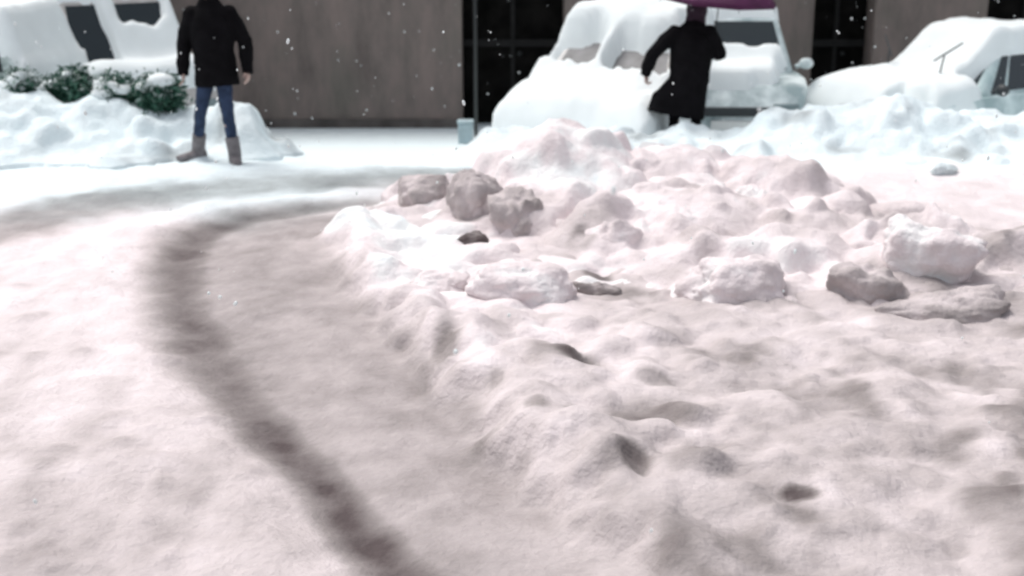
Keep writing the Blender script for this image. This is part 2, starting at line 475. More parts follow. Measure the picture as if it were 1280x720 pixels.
# ------------------------------------------------------------------ heaped snow
def heap(name, label, cat, x0, x1, y0, y1, res, env, clods, dirtf, rough=0.05, group=None, material='snow', seed=3, clodd=.25, warm=False):
    xs = np.arange(x0, x1 + res, res); ys = np.arange(y0, y1 + res, res)
    X, Y = np.meshgrid(xs, ys)
    E = env(X, Y)
    Hh = np.maximum(E, 0)
    cl = []
    for (cx, cy, rx, ry, h, an, pw) in clods:
        e = float(env(np.array([[cx]]), np.array([[cy]]))[0, 0])
        if e < -0.02: continue
        cl.append((cx, cy, rx, ry, h, an, pw, max(e, 0) * 0.92))
    C, cdirt = clod_field(X, Y, cl); cdirt = blur(cdirt, 1.3) * clodd
    Hh = np.maximum(Hh, blur(C, 1.5))
    n = fbm(X, Y, 0.3, 5, seed) - 0.5
    Hh = Hh + n * rough * np.clip(Hh / 0.15, 0, 1.6)
    below = np.clip(-E, 0, 1)
    Zr = np.where(Hh > 0.004, Hh, -below * 7.0)
    Z = gbase(X, Y) + Zr + 0.02
    keep = Zr > -0.20
    me = grid_mesh(name, xs, ys, Z, dirtf(X, Y, Hh))
    if keep is not None:
        bpy.data.meshes.remove(me)
        me = grid_mesh(name, xs, ys, Z, dirtf(X, Y, Hh) + cdirt, keep, np.full_like(X, 1.0) * (1 - sstep(10.2, 11.4, Y + (fbm(X, Y, .5, 3, 77) - .5) * 1.5)) if warm else None)
    o = link(name, me, M[material])
    return tag(o, label, cat, group)


def bumps(pts):
    """envelope: smooth sum of soft mounds (x, y, rx, ry, h) minus a little so that it sinks under the road outside"""
    def f(X, Y):
        a = np.zeros_like(X)
        for (x, y, rx, ry, h) in pts:
            a = np.maximum(a, h * np.exp(-(((X - x) / rx) ** 2 + ((Y - y) / ry) ** 2)))
        return a - 0.045
    return f


def rand_clods(n, x0, x1, y0, y1, rmin, rmax, seed, hk=(0.3, 0.8), pw=(2.0, 2.6, 3.4)):
    rs = np.random.RandomState(seed); out = []
    for _ in range(n):
        r = rmin + (rmax - rmin) * rs.rand() ** 2.2
        out.append((rs.uniform(x0, x1), rs.uniform(y0, y1), r, r * rs.uniform(0.55, 1), r * rs.uniform(*hk), rs.uniform(0, 3.14), rs.choice(pw)))
    return out


pile_env = bumps([(0.40, 9.75, 0.75, 0.75, 0.70), (1.25, 9.9, 0.75, 0.75, 0.50), (-0.35, 9.5, 0.42, 0.55, 0.34), (1.9, 9.6, 0.6, 0.8, 0.40), (0.50, 8.95, 0.7, 0.5, 0.28),
                  (1.2, 8.8, 0.9, 0.8, 0.38), (2.1, 8.5, 0.8, 0.7, 0.30), (2.7, 8.1, 0.55, 0.55, 0.32), (0.9, 8.1, 0.6, 0.45, 0.16), (1.6, 7.9, 0.7, 0.6, 0.20),
                  (2.9, 7.6, 0.6, 0.5, 0.12),
                  (-0.42, 7.75, .35, .3, .10), (.08, 7.65, .4, .35, .13), (-.28, 8.95, .35, .3, .22), (.04, 8.75, .3, .3, .18), (.62, 8.2, .35, .3, .18), (1.35, 7.6, .45, .35, .16), (1.95, 7.35, .4, .3, .18), (2.42, 7.6, .4, .35, .20), (2.4, 7.15, .5, .3, .10)])


def pile_dirt_shade(X, Y, Hh):
    d = 0.29 + (fbm(X, Y, 0.5, 4, 51) - 0.5) * 0.34
    for (gx, gy, gr, gd) in ((-.30, 8.72, .13, .62), (.04, 8.62, .12, .45), (.46, 8.10, .13, .55), (.62, 8.3, .2, .3), (-.5, 8.9, .12, .35), (2.1, 7.55, .22, .35), (1.2, 7.7, .2, .25), (1.75, 8.5, .2, .25)):  # dark spots paint shade into the gaps between chunks
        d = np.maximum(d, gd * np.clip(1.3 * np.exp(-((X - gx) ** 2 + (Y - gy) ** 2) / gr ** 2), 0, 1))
    d = d + 0.14 * sstep(1.0, 2.4, X) * (1 - sstep(8.6, 9.6, Y))
    return np.clip(d, 0.02, 0.6)


CH = [  # label, px, py, Y, half size, dirt, rz, tilt
    ('pinkish square snow chunk at the far left end of the pile', 533, 240, 9.35, (.20, .2, .19), .56, .3, .05),
    ('tall grey rounded snow chunk second from the left end of the pile', 596, 246, 8.85, (.18, .17, .25), .56, .1, .1),
    ('brown stained upright snow chunk beside the tall grey one', 648, 274, 8.6, (.17, .16, .19), .60, -.2, .1),
    ('low pale slab of snow lying in front of the pile, left', 550, 346, 7.32, (.18, .14, .09), .40, .2, .1),
    ('pale pink block of snow in front of the brown stained chunk', 655, 346, 7.15, (.29, .2, .13), .32, -.1, .1),
    ('upright pointed snow chunk near the right end of the pile top', 946, 260, 9.2, (.15, .15, .21), .30, .5, .25),
    ('grey wedge of dirty snow leaning against the pale upright block', 1082, 358, 7.2, (.24, .2, .18), .58, .6, .2),
    ('big pale upright snow block standing at the right end', 1156, 320, 7.45, (.23, .2, .25), .27, -.3, .08),
    ('long low grey slab of snow under the big pale upright block', 1178, 384, 6.8, (.32, .14, .10), .56, -.05, .0),
    ('broad pinkish snow chunk behind the grey wedge', 1040, 302, 8.3, (.28, .2, .15), .40, .15, .05),
    ('wide pale grey snow chunk in the middle of the pile front', 930, 348, 7.15, (.30, .22, .16), .42, .35, .1),
    ('rounded pink mound of snow on top of the pile', 690, 195, 9.8, (.34, .3, .17), .22, .1, .05),
    ('small grey lump of snow behind the right shoulder of the pile', 1180, 212, 11.0, (.10, .08, .06), .45, .3, .1),
    ('small pointed grey snow lump low in the right foreground', 1010, 642, 4.75, (.10, .07, .05), .35, .4, .2),
    ('rough snow chunk with a dark hollow at its foot, pile centre', 770, 308, 8.15, (.18, .15, .20), .40, .5, .1),
    ('soft pale snow lump on the pile below the umbrella', 850, 255, 9.3, (.30, .25, .20), .24, .2, .1),
    ('flat pale snow slab in the middle of the rough foreground', 840, 425, 7.0, (.22, .15, .06), .22, .1, .05),
    ('low crumbly snow lump left of the long grey slab', 985, 395, 7.5, (.20, .16, .09), .34, .8, .1),
    ('small nearly black snow lump added as the dark hole at the foot of the tall grey chunk', 588, 298, 8.3, (.10, .09, .09), .92, .3, .1),  # added lump, its black colour imitates the shaded gap
    ('dark snow lump added as shade in the hollow at the middle of the pile front', 748, 356, 7.35, (.13, .09, .07), .74, -.2, .1),  # added lump, coloured dark to stand in for the hollow's shadow
    ('pale lump of snow at the right edge of the pile', 1225, 340, 8.0, (.16, .16, .14), .28, .8, .1),
]
crumbs = []
_r = np.random.RandomState(44)
for (_l, px, py, Yc, sz, _d, _z, _t) in CH:
    if Yc > 10 or Yc < 6.9: continue
    q = at(px, py, Yc)
    for _ in range(26):
        a = _r.uniform(0, 6.28); m = _r.uniform(.8, 1.7); r = _r.uniform(.025, .085)
        crumbs.append((q.x + math.cos(a) * sz[0] * m, q.y + math.sin(a) * sz[1] * m, r, r * _r.uniform(.6, 1), r * _r.uniform(.7, 1.3), _r.uniform(0, 3.1), _r.choice([2.2, 3.0])))


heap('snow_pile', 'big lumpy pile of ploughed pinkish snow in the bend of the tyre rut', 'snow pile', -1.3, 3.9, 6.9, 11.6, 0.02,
     pile_env, rand_clods(460, -1.0, 3.4, 7.2, 11.2, 0.05, 0.25, 8) + rand_clods(1500, -1.0, 3.4, 7.2, 11.2, 0.025, 0.085, 18, (.5, 1.0)) + crumbs, pile_dirt_shade, 0.10, seed=7, clodd=.8, warm=True)


def left_env(X, Y):
    ridge = 12.75 + 0.15 * np.sin(X * 1.3)
    prof = np.exp(-((Y - ridge) / np.where(Y < ridge, np.interp(X, [-7, -3.7, -3.1], [.85, .8, .45]), 0.6)) ** 2)
    h = np.interp(X, [-7, -5, -4.2, -3.5, -3.2, -2.9, -2.6, -2.3], [.66, .64, .60, .46, .46, .54, .48, 0])
    h = h * (0.82 + 0.36 * fbm(X, Y, 0.9, 3, 61))
    return h * prof - 0.05


def right_env(X, Y):
    ridge = 12.55 + 0.12 * np.sin(X * 1.7)
    prof = np.exp(-((Y - ridge) / np.where(Y < ridge, 0.75, 0.6)) ** 2)
    h = np.interp(X, [-0.7, -0.3, 0.6, 1.3, 1.75, 2.0, 2.4, 3.6, 4.0, 4.4, 5.5, 7], [0, .28, .33, .29, .25, .27, .44, .60, .58, .46, .50, .56])
    h = h * (0.80 + 0.40 * fbm(X, Y, 0.8, 3, 71))
    return h * prof - 0.05


def bank_dirt(X, Y, Hh):
    d = 0.03 + np.clip(fbm(X, Y, 0.45, 4, 81) - 0.52, 0, 1) * 1.5
    return d


heap('snow_bank', 'long smooth white snow bank under the snowy evergreen shrubs', 'snow bank', -7.0, -2.0, 10.9, 14.2, 0.03,
     left_env, rand_clods(420, -6.8, -2.4, 11.3, 13.4, 0.05, 0.22, 9, (0.2, 0.5), (2.0, 2.6, 3.2)), bank_dirt, 0.15, seed=9, clodd=.6)
heap('snow_bank', 'long lumpy white snow bank in front of the snowed-in cars, behind the pile', 'snow bank', -0.9, 7.2, 11.0, 14.0, 0.03,
     right_env, rand_clods(520, 0, 7.0, 11.3, 13.2, 0.05, 0.24, 10, (0.25, 0.6), (2.0, 2.6)), bank_dirt, 0.16, seed=12, clodd=.7)


def chunk(label, px, py, Y, size, seed, dirt=0.2, rz=0.0, tilt=0.0, sink=0.25, warm=0.0, sharp=6.5):
    """one broken block of packed snow: a rounded random polyhedron"""
    rs = np.random.RandomState(seed)
    c = at(px, py, Y) - Vector((0, 0, .045 if Y < 10 else 0))
    if dirt < .55: dirt *= .74
    bm = bmesh.new(); bmesh.ops.create_icosphere(bm, subdivisions=5, radius=1)
    dirs = np.array([v.co[:] for v in bm.verts])
    nrm = [(1, 0, 0), (-1, 0, 0), (0, 1, 0), (0, -1, 0), (0, 0, 1), (0, 0, -1)]
    nrm = [np.array(n, float) + rs.normal(0, 0.22, 3) for n in nrm] + [rs.normal(0, 1, 3) for _ in range(9)]
    dist = [1.0] * 6 + [rs.uniform(.82, 1.15) for _ in range(9)]
    acc = np.zeros(len(dirs))
    for n, dd in zip(nrm, dist):
        n = n / np.linalg.norm(n)
        acc += np.clip(dirs @ n / dd, 0, None) ** sharp
    r = acc ** (-1 / sharp)
    p = dirs * r[:, None]
    wn = np.abs(dirs) ** 3; wn /= wn.sum(1, keepdims=True)
    tri = lambda sc, oc, sd: wn[:, 2] * fbm(p[:, 0] + seed, p[:, 1], sc, oc, sd) + wn[:, 0] * fbm(p[:, 1] + seed, p[:, 2], sc, oc, sd + 1) + wn[:, 1] * fbm(p[:, 0] + seed, p[:, 2] + 3, sc, oc, sd + 2) - .5
    n1 = tri(.8, 3, seed % 40); n2 = tri(.32, 5, seed % 37)
    p = p * (1 + 0.55 * n1 + 0.38 * n2)[:, None] * np.array(size)[None, :]
    for v, q in zip(bm.verts, p): v.co = q
    me = bpy.data.meshes.new('snow_chunk'); bm.to_mesh(me); bm.free()
    add_attr(me, 'dirt', np.clip(dirt + n1 * 0.45 + n2 * 0.2, 0, 1)); add_attr(me, 'warm_tint', np.full(len(p), 0.0 if Y > 10.5 else 1.0))
    o = link('snow_chunk', me, M['chunk'])
    o.location = c; o.rotation_euler = (tilt, tilt * 0.6, rz)
    tag(o, label, 'snow chunk', 'broken chunks of snow on and around the pile')
    return o


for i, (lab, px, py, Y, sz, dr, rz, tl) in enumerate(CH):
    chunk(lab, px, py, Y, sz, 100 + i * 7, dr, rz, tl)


# ------------------------------------------------------------------ building
def facade():
    Yf = 18.5
    zg = -0.79
    X = lambda px: (px - 640) * 0.01157
    root = empty('building', (0, Yf, zg))
    tag(root, 'brownish grey stuccoed building with dark gateways behind the parked cars', 'building')
    ops = [(X(578), X(704)), (X(1010), X(1085)), (X(1222), X(1345)), (-9.6, -8.2)]
    x0, x1, Ht, oh = -14.0, 12.0, 8.5, 2.9
    ops.sort()
    bm = bmesh.new()
    cur = x0
    for a, b in ops:
        box(bm, cur, a, 0, 0.45, -0.4, oh); cur = b
    box(bm, cur, x1, 0, 0.45, -0.4, oh)
    # upper storeys with window openings
    wins = [(-12 + 2.3 * k, -11 + 2.3 * k) for k in range(10)]
    for z0, z1, s0 in ((oh, 6.0, 3.7), (6.0, Ht, 6.6)):
        top = s0 + 1.5
        box(bm, x0, x1, 0, 0.45, z0, s0); box(bm, x0, x1, 0, 0.45, top, z1)
        cur = x0
        for a, b in wins:
            box(bm, cur, a, 0, 0.45, s0, top); cur = b
        box(bm, cur, x1, 0, 0.45, s0, top)
    box(bm, x0, x1, 0.45, 8, Ht - .3, Ht); box(bm, x0, x0 + .4, 0.45, 8, -.4, Ht - .3); box(bm, x1 - .4, x1, 0.45, 8, -.4, Ht - .3)
    build('wall', bm, M['wall'], root)
    bm = bmesh.new()
    cur = x0
    for a, b in ops + [(x1, x1)]:
        if b - a or True:
            box(bm, cur, a, -0.035, -0.002, -0.4, 0.16)
        cur = b
    build('plinth', bm, M['plinth'], root, bevel=0.01)
    for a, b in ops:
        bm = bmesh.new(); box(bm, a - .15, b + .15, 0.46, 0.52, -0.4, oh + .2)
        g = build('gate', bm, M['door'], root)
        for k in range(1, max(2, int((b - a) / 0.55))):
            bm = bmesh.new(); x = a + k * (b - a) / max(2, int((b - a) / 0.55)); box(bm, x - .03, x + .03, .43, .458, -.3, oh - .02)
            build('upright', bm, M['gatebar'], g)
        bm = bmesh.new(); box(bm, a + .01, b - .01, .405, .428, 1.15, 1.25); build('crossbar', bm, M['gatebar'], g)
        bm = bmesh.new(); ball(bm, Vector(((a + b) / 2 + .1, 0.38, 1.05)), 0.035, 10)
        build('handle', bm, M['steel'], g)
    for z0 in (3.7, 6.6):
        for a, b in wins:
            bm = bmesh.new()
            box(bm, a, a + .06, .15, .22, z0, z0 + 1.5); box(bm, b - .06, b, .15, .22, z0, z0 + 1.5)
            box(bm, a + .06, b - .06, .15, .22, z0, z0 + .06); box(bm, a + .06, b - .06, .15, .22, z0 + 1.44, z0 + 1.5)
            box(bm, (a + b) / 2 - .025, (a + b) / 2 + .025, .15, .22, z0 + .06, z0 + 1.44)
            w = build('window', bm, M['stone'], root)
            bm = bmesh.new(); box(bm, a + .06, b - .06, .18, .19, z0 + .06, z0 + 1.44)
            build('pane', bm, M['glass'], w)
            bm = bmesh.new(); box(bm, a - .08, b + .08, -.1, .14, z0 - .07, z0 - .002)
            build('sill', bm, M['stone'], w)


facade()


def post():
    p = at(595, 160, 14.6); z = float(gbase(p.x, p.y))
    root = empty('pole', (p.x, p.y, z))
    tag(root, 'thin dark metal pole standing before the dark gateway', 'pole')
    bm = bmesh.new(); tube(bm, [(0, 0, -.1), (0, 0, 1.2), (0, 0, 2.7)], [.020, .020, .020], 12); build('shaft', bm, M['steel'], root, smooth=True)
    bm = bmesh.new(); tube(bm, [(0, 0, 2.7), (0, 0, 2.74)], [.028, .02], 12); build('cap', bm, M['steel'], root, smooth=True)
    q = at(582, 165, 14.9); z = float(gbase(q.x, q.y))
    root = empty('bollard', (q.x, q.y, z))
    tag(root, 'short pale blue grey bollard beside the thin dark pole', 'bollard')
    bm = bmesh.new(); box(bm, -.085, .085, -.085, .085, -.1, .24); build('shaft', bm, M['bollard'], root, bevel=.015)
    bm = bmesh.new(); box(bm, -.095, .095, -.095, .095, .242, .275); build('cap', bm, M['bollard'], root, bevel=.01)


post()


# ------------------------------------------------------------------ cars
def quad_slab(bm, c, u0, u1, v0, v1, off=0.006, th=0.012, nu=1):
    """slab on the face a,b,d,e (bottom-left, bottom-right, top-right, top-left seen from outside)"""
    a, b, d, e = [Vector(p) for p in c]
    n = (b - a).cross(e - a).normalized()
    P = lambda u, v: (a * (1 - u) + b * u) * (1 - v) + (e * (1 - u) + d * u) * v
    q = [P(u0, v0), P(u1, v0), P(u1, v1), P(u0, v1)]
    lo = [bm.verts.new(p + n * (off - th)) for p in q]; hi = [bm.verts.new(p + n * off) for p in q]
    bm.faces.new(hi); bm.faces.new(lo[::-1])
    for k in range(4): bm.faces.new((lo[k], lo[(k + 1) % 4], hi[(k + 1) % 4], hi[k]))


def make_car(label, cat, loc, yaw, L, Wd, Ht, belt, hood, cowl, wf, wr, roof_f, roof_r, paint, snow_t, bare, side_split, seed, group='snowed-in vehicles parked along the facade', nose=0.62, dome=2.2, name='parked_car', smat='clean', wiper=None, dz=0.0, glass='glass', taper=.21, side_snow=0.0):
    root = empty(name, (loc[0], loc[1], loc[2] + dz), yaw)
    G = M[glass]
    tag(root, label, cat, group)
    hl, hw = L / 2, Wd / 2
    # lower body: side outline with wheel arches
    out = [(-hl + .02, .30), (-hl, .55), (-hl + .05, belt)] + [(cowl, belt)] + [((cowl + hl) / 2, (belt + hood) / 2 + .03), (hl - .22, hood), (hl - .04, nose), (hl, .42), (hl - .03, .26)]
    ra = .35
    for cx in (hl - .78, -hl + .75):
        out += [(cx + ra * math.cos(a), .30 + ra * math.sin(a) if math.sin(a) > 0 else .26) for a in [math.pi * k / 10 for k in range(11)]]
    bm = bmesh.new()
    A = [bm.verts.new((x, -hw, z)) for x, z in out]; B = [bm.verts.new((x, hw, z)) for x, z in out]
    bm.faces.new(A); bm.faces.new(B[::-1])
    for k in range(len(out)): bm.faces.new((A[k], A[(k + 1) % len(out)], B[(k + 1) % len(out)], B[k]))
    bmesh.ops.triangulate(bm, faces=[f for f in bm.faces if len(f.verts) > 4])
    # pull the corners of nose and tail in
    for v in bm.verts:
        k = max(0, (abs(v.co.x) - (hl - .45)) / .45)
        v.co.y *= 1 - .13 * k * k
        if v.co.z > belt - .08: v.co.y *= .97
    body = build('body', bm, paint, root, smooth=True, bevel=.045, seg=3)
    body.data.set_sharp_from_angle(angle=R(40)) if hasattr(body.data, 'set_sharp_from_angle') else None
    # cabin
    zb = belt - .03; bw = hw - .07; tw = hw - taper
    c8 = [(wr, -bw, zb), (wf, -bw, zb), (wf, bw, zb), (wr, bw, zb), (roof_r, -tw, Ht), (roof_f, -tw, Ht), (roof_f, tw, Ht), (roof_r, tw, Ht)]
    bm = bmesh.new(); vv = [bm.verts.new(p) for p in c8]
    for f in ((0, 1, 5, 4), (1, 2, 6, 5), (2, 3, 7, 6), (3, 0, 4, 7), (4, 5, 6, 7), (3, 2, 1, 0)): bm.faces.new([vv[i] for i in f])
    cab = build('cabin', bm, paint, root, smooth=True, bevel=.07, seg=3)
    cab.data.set_sharp_from_angle(angle=R(40)) if hasattr(cab.data, 'set_sharp_from_angle') else None
    V = [Vector(p) for p in c8]
    bm = bmesh.new(); quad_slab(bm, (V[1], V[2], V[6], V[5]), .06, .94, .10, .90); build('windscreen', bm, G, root)
    bm = bmesh.new(); quad_slab(bm, (V[3], V[0], V[4], V[7]), .08, .92, .18, .88); build('rear_window', bm, G, root)
    for face in ((V[0], V[1], V[5], V[4]), (V[2], V[3], V[7], V[6])):
        flip = face[0] is V[2]
        cuts = [.05] + list(side_split) + [.93]
        for k in range(len(cuts) - 1):
            u0, u1 = cuts[k] + .014, cuts[k + 1] - .014
            if flip: u0, u1 = 1 - u1, 1 - u0
            bm = bmesh.new(); quad_slab(bm, face, u0, u1, .14, .86); build('side_window', bm, G, root)
    # wheels
    for cx in (hl - .78, -hl + .75):
        for s in (-1, 1):
            y0 = s * (hw - .02); y1 = s * (hw - .22)
            bm = bmesh.new()
            tube(bm, [(cx, y1, .30), (cx, y1 + s * .03, .30), (cx, y0 - s * .03, .30), (cx, y0, .30)], [.27, .305, .305, .27], 24, Vector((0, 0, 1)))
            wh = build('wheel', bm, M['black'], root, smooth=False)
            bm = bmesh.new(); tube(bm, [(cx, y0 - s * .02, .30), (cx, y0 + s * .006, .30)], [.2, .185], 20, Vector((0, 0, 1)))
            build('rim', bm, M['rim'], wh)
    # nose and tail
    def front(nm, y0, y1, z0, z1, x0, th, m_, lab=None):
        bm = bmesh.new(); box(bm, x0 - th, x0, y0, y1, z0, z1); return build(nm, bm, m_, root, bevel=.012)
    for s in (-1, 1):
        a, b = sorted((s * (hw - .42), s * (hw - .15)))
        front('headlight', a, b, nose - .10, nose + .035, hl - .0, .10, M['lamp'])
        a, b = sorted((s * (hw - .36), s * (hw - .15)))
        front('tail_light', a, b, belt - .3, belt - .08, -hl + .11, .09, plain('tail_lamp', (.22, .03, .03), .3) if 'tail' not in M else M['tail'])
    front('grille', -hw + .46, hw - .46, nose - .10, nose - .0, hl + .005, .06, M['trim'])
    front('bumper', -hw + .16, hw - .16, .30, .44, hl + .03, .10, paint)
    front('bumper', -hw + .16, hw - .16, .32, .46, -hl + .08, .12, paint)
    front('number_plate', -.26, .26, .46, .56, hl + .022, .03, M['plate'])
    # mirrors
    for s in (-1, 1):
        p = Vector((wf - .22, s * (bw + .03), belt + .05))
        bm = bmesh.new(); ball(bm, p + Vector((0, s * .12, .04)), (.055, .085, .065), 14); tube(bm, [p, p + Vector((0, s * .07, .03))], [.03, .025], 8)
        mi = build('mirror', bm, M['trim'] if wiper else paint, root, smooth=True)
    if wiper:
        for (y, tilt) in wiper:
            bm = bmesh.new()
            p0 = Vector((wf + .02, y, belt + .02)); p1 = p0 + Vector((.10 + tilt * .05, .12 + tilt * .1, .44)); p2 = p1 + Vector((-.1, .3 * tilt, .13))
            tube(bm, [p0, p1], [.012, .009], 8); tube(bm, [p1 - (p2 - p1) * .6, p1, p2], [.009, .011, .009], 8)
            build('wiper', bm, M['trim'], root)
    # the blanket of snow lying on it
    bmj = bmesh.new(); bmj.from_mesh(body.data); bmj.from_mesh(cab.data)
    bvh = BVHTree.FromBMesh(bmj); bmj.free()
    res = .035
    xs = np.arange(-hl - .04, hl + .05, res); ys = np.arange(-hw - .03, hw + .04, res)
    Hh = np.full((len(ys), len(xs)), np.nan)
    for j, y in enumerate(ys):
        for i, x in enumerate(xs):
            h = bvh.ray_cast(Vector((x, y, 5)), Vector((0, 0, -1)))
            if h[0] is not None: Hh[j, i] = h[0].z
    ok = ~np.isnan(Hh); H0 = np.where(ok, Hh, belt - .35)
    Hb = blur(H0, dome); Hb = np.maximum(Hb, H0)
    X, Y = np.meshgrid(xs, ys)
    ed = np.minimum(np.minimum(X + hl, hl - X), np.minimum(Y + hw, hw - Y))
    edge = np.sqrt(np.clip(1 - (1 - np.clip(ed / .30, 0, 1)) ** 2, 0, 1))
    msk = np.ones_like(X)
    cabin_side = (np.abs(Y) > (tw + .03)) & (X < wf - .02) & (X > wr)
    msk[cabin_side] = side_snow
    for (bx0, bx1, by0, by1) in bare:
        w = .04 * (fbm(X, Y, .25, 3, seed) - .5) * 4
        msk[(X + w > bx0) & (X + w < bx1) & (Y + w > by0) & (Y + w < by1)] = 0
    msk = blur(msk, 1.0)
    t = snow_t * edge * (0.72 + .56 * fbm(X, Y, .55, 4, seed)) * np.clip(msk * 1.5 - .25, 0, 1.0)
    Z = np.where(t > .012, H0 * (1 - np.clip(msk, 0, 1)) + Hb * np.clip(msk, 0, 1) + t, H0 - .03)
    Z = np.where(ok, Z, H0 - .03)
    keep = (t > .012) & ok
    me = grid_mesh('snow_cover', xs, ys, Z, np.zeros_like(Z) + .03, keep)
    link('snow_cover', me, M[smat], root)
    return root


def ground_at(px, Y):
    p = at(px, 130, Y)
    return (p.x, Y, float(gbase(p.x, Y)))


M['tail'] = plain('tail_lamp', (.20, .03, .03), .3)
M['p_white'] = body_mat('paint_offwhite', (.48, .46, .44), (.80, .82, .81), .50)
M['p_beige'] = body_mat('paint_beige', (.45, .43, .41), (.78, .79, .78), .42)
M['p_teal'] = body_mat('paint_grey_teal', (.28, .36, .37), (.74, .82, .82), .50)
M['p_blue'] = body_mat('paint_pale_blue', (.33, .44, .45), (.72, .82, .82), .48)
M['p_green'] = body_mat('paint_dark_green', (.02, .09, .065), (.72, .80, .79), .45)

# the dome of snow in the middle
make_car('tall car buried under a high white dome of snow behind the pile', 'car', ground_at(792, 14.8), R(-117), 3.9, 1.90, 1.62, .84, .70, .95,
         1.16, -1.8, .30, -1.35, M['p_white'], .32, [(.46, .92, -.78, -.14), (.46, .92, .0, .70)], (.30, .62), 3, dome=6.0, dz=-.30, glass='frost', nose=.56, taper=.34, side_snow=1.0)
# front-on car behind the person with the umbrella
make_car('grey teal car seen head on behind the person with the umbrella', 'car', ground_at(893, 15.7), R(-92), 3.7, 1.68, 1.58, .98, .90, 1.0,
         1.08, -1.6, .50, -1.3, M['p_teal'], .15, [(.50, .86, -.66, .70), (1.60, 1.9, -.8, .8), (1.1, 1.9, -.86, -.48), (1.0, 1.9, .5, .86)], (.45, .75), 5, dome=1.5, nose=.70)
# low car on the right with raised wipers
make_car('pale blue low car with raised wipers, snow smothering its bonnet and windscreen', 'car', ground_at(1200, 15.2), R(-145), 3.9, 1.72, 1.36, .90, .78, .72,
         .80, -1.7, .05, -1.0, M['p_blue'], .27, [(1.5, 1.9, .3, .9)], (.5, .8), 6, dome=5.2, taper=.38, side_snow=0, wiper=[(-.45, -.5), (.25, .5)], dz=-.07)
# white van on the left
make_car('white van with dark windows behind the snowy shrubs', 'van', ground_at(98, 16.0), R(-48), 4.4, 1.75, 1.90, 1.06, .98, 1.50,
         1.72, -2.05, 1.22, -1.95, M['p_beige'], .18, [(1.20, 1.72, -.72, -.22), (1.20, 1.46, -.05, .60), (2.05, 2.2, -.9, .9)], (.34, .62, .80), 8, name='parked_van', nose=.72, dome=1.2, dz=-.10)
# hatchback under snow at the left edge
make_car('rounded car under thick white snow at the far left, behind the shrubs', 'car', ground_at(-126, 13.9), R(174), 3.8, 1.66, 1.38, .90, .80, .85,
         .9, -1.80, .25, -1.62, M['p_green'], .22, [], (.45, .75), 9, dome=3.0)


# ------------------------------------------------------------------ shrubs
def leaf_mat():
    m, nt, b = mat('evergreen_leaf')
    oi = nt.nodes.new('ShaderNodeAttribute'); oi.attribute_name = 'dirt'
    r = nt.nodes.new('ShaderNodeValToRGB')
    r.color_ramp.elements[0].color = (.010, .066, .044, 1); r.color_ramp.elements[1].color = (.75, .80, .80, 1); r.color_ramp.elements[1].position = .80
    e1 = r.color_ramp.elements.new(.60); e1.color = (.035, .12, .075, 1); e2 = r.color_ramp.elements.new(.68); e2.color = (.40, .47, .45, 1)
    nt.links.new(oi.outputs['Fac'], r.inputs['Fac']); nt.links.new(r.outputs['Color'], b.inputs['Base Color'])
    b.inputs['Roughness'].default_value = .6
    return m


M['leaf'] = leaf_mat()


def shrub(label, px, py, Y, rx, rz_, seed, snowk):
    rs = np.random.RandomState(seed)
    p = at(px, py, Y); z = float(gbase(p.x, Y))
    root = empty('evergreen_shrub', (p.x, Y, z))
    tag(root, label, 'shrub', 'snow laden evergreen shrubs above the left bank')
    zc = p.z - z
    bm = bmesh.new(); vals = []
    tips = []
    for k in range(20):
        a = rs.uniform(0, 6.28); e = rs.uniform(-.5, 1.2)
        d = Vector((math.cos(a) * math.cos(e) * rx, math.sin(a) * math.cos(e) * rx * .8, math.sin(e) * rz_))
        tips.append(d * rs.uniform(.65, 1.0))
    for d in tips:
        for j in range(230):
            f = rs.uniform(.15, 1) ** .6
            c = d * f + Vector(rs.normal(0, .05, 3)) - Vector((0, 0, .12 * f * f * abs(d.x + d.y)))
            s = rs.uniform(.012, .030)
            ax = Vector(rs.normal(0, 1, 3)).normalized(); ay = ax.cross(Vector(rs.normal(0, 1, 3))).normalized()
            q = [c - ax * s * 1.7, c + ay * s * .55, c + ax * s * 1.7, c - ay * s * .55]
            up = .5 + .5 * (c.z / rz_)
            bm.faces.new([bm.verts.new(v + Vector((0, 0, zc))) for v in q])
            vals += [min(1, rs.rand() * (.55 + .55 * snowk * max(.3, up)))] * 4
    me = bpy.data.meshes.new('foliage'); bm.to_mesh(me); bm.free(); add_attr(me, 'dirt', vals)
    link('foliage', me, M['leaf'], root, smooth=False)
    bm = bmesh.new()
    for d in tips[:12]:
        tube(bm, [Vector((d.x * .1, d.y * .1, -.1)), Vector((d.x * .3, d.y * .3, zc * .6)), Vector(d * .8) + Vector((0, 0, zc))], [.016, .012, .004], 6)
    build('stem', bm, M['bark'], root)
    bm = bmesh.new()
    for d in tips:
        if d.z > -.1 * rz_ and rs.rand() < snowk:
            s = rs.uniform(.04, .10)
            ball(bm, d * .95 + Vector((0, -.02, zc + s * .4 - .10 * abs(d.x + d.y))), (s * rs.uniform(1, 1.6), s * 1.2, s * rs.uniform(.5, .9)), 12)
    if len(bm.verts):
        build('snow_clump', bm, M['clean'], root, smooth=True, remesh=.025, smoothit=3)
    else: bm.free()


shrub('grey green shrub under snow at the left end of the row', 30, 112, 12.9, .22, .18, 1, .95)
shrub('dark green shrub below the back of the snowy hatchback', 92, 112, 12.95, .28, .20, 2, .45)
shrub('dark green shrub with a white snow cap below the van window', 147, 116, 12.95, .24, .18, 3, .6)
shrub('drooping pointed green shrub nearest the person in blue jeans', 200, 122, 12.8, .22, .23, 4, .5)


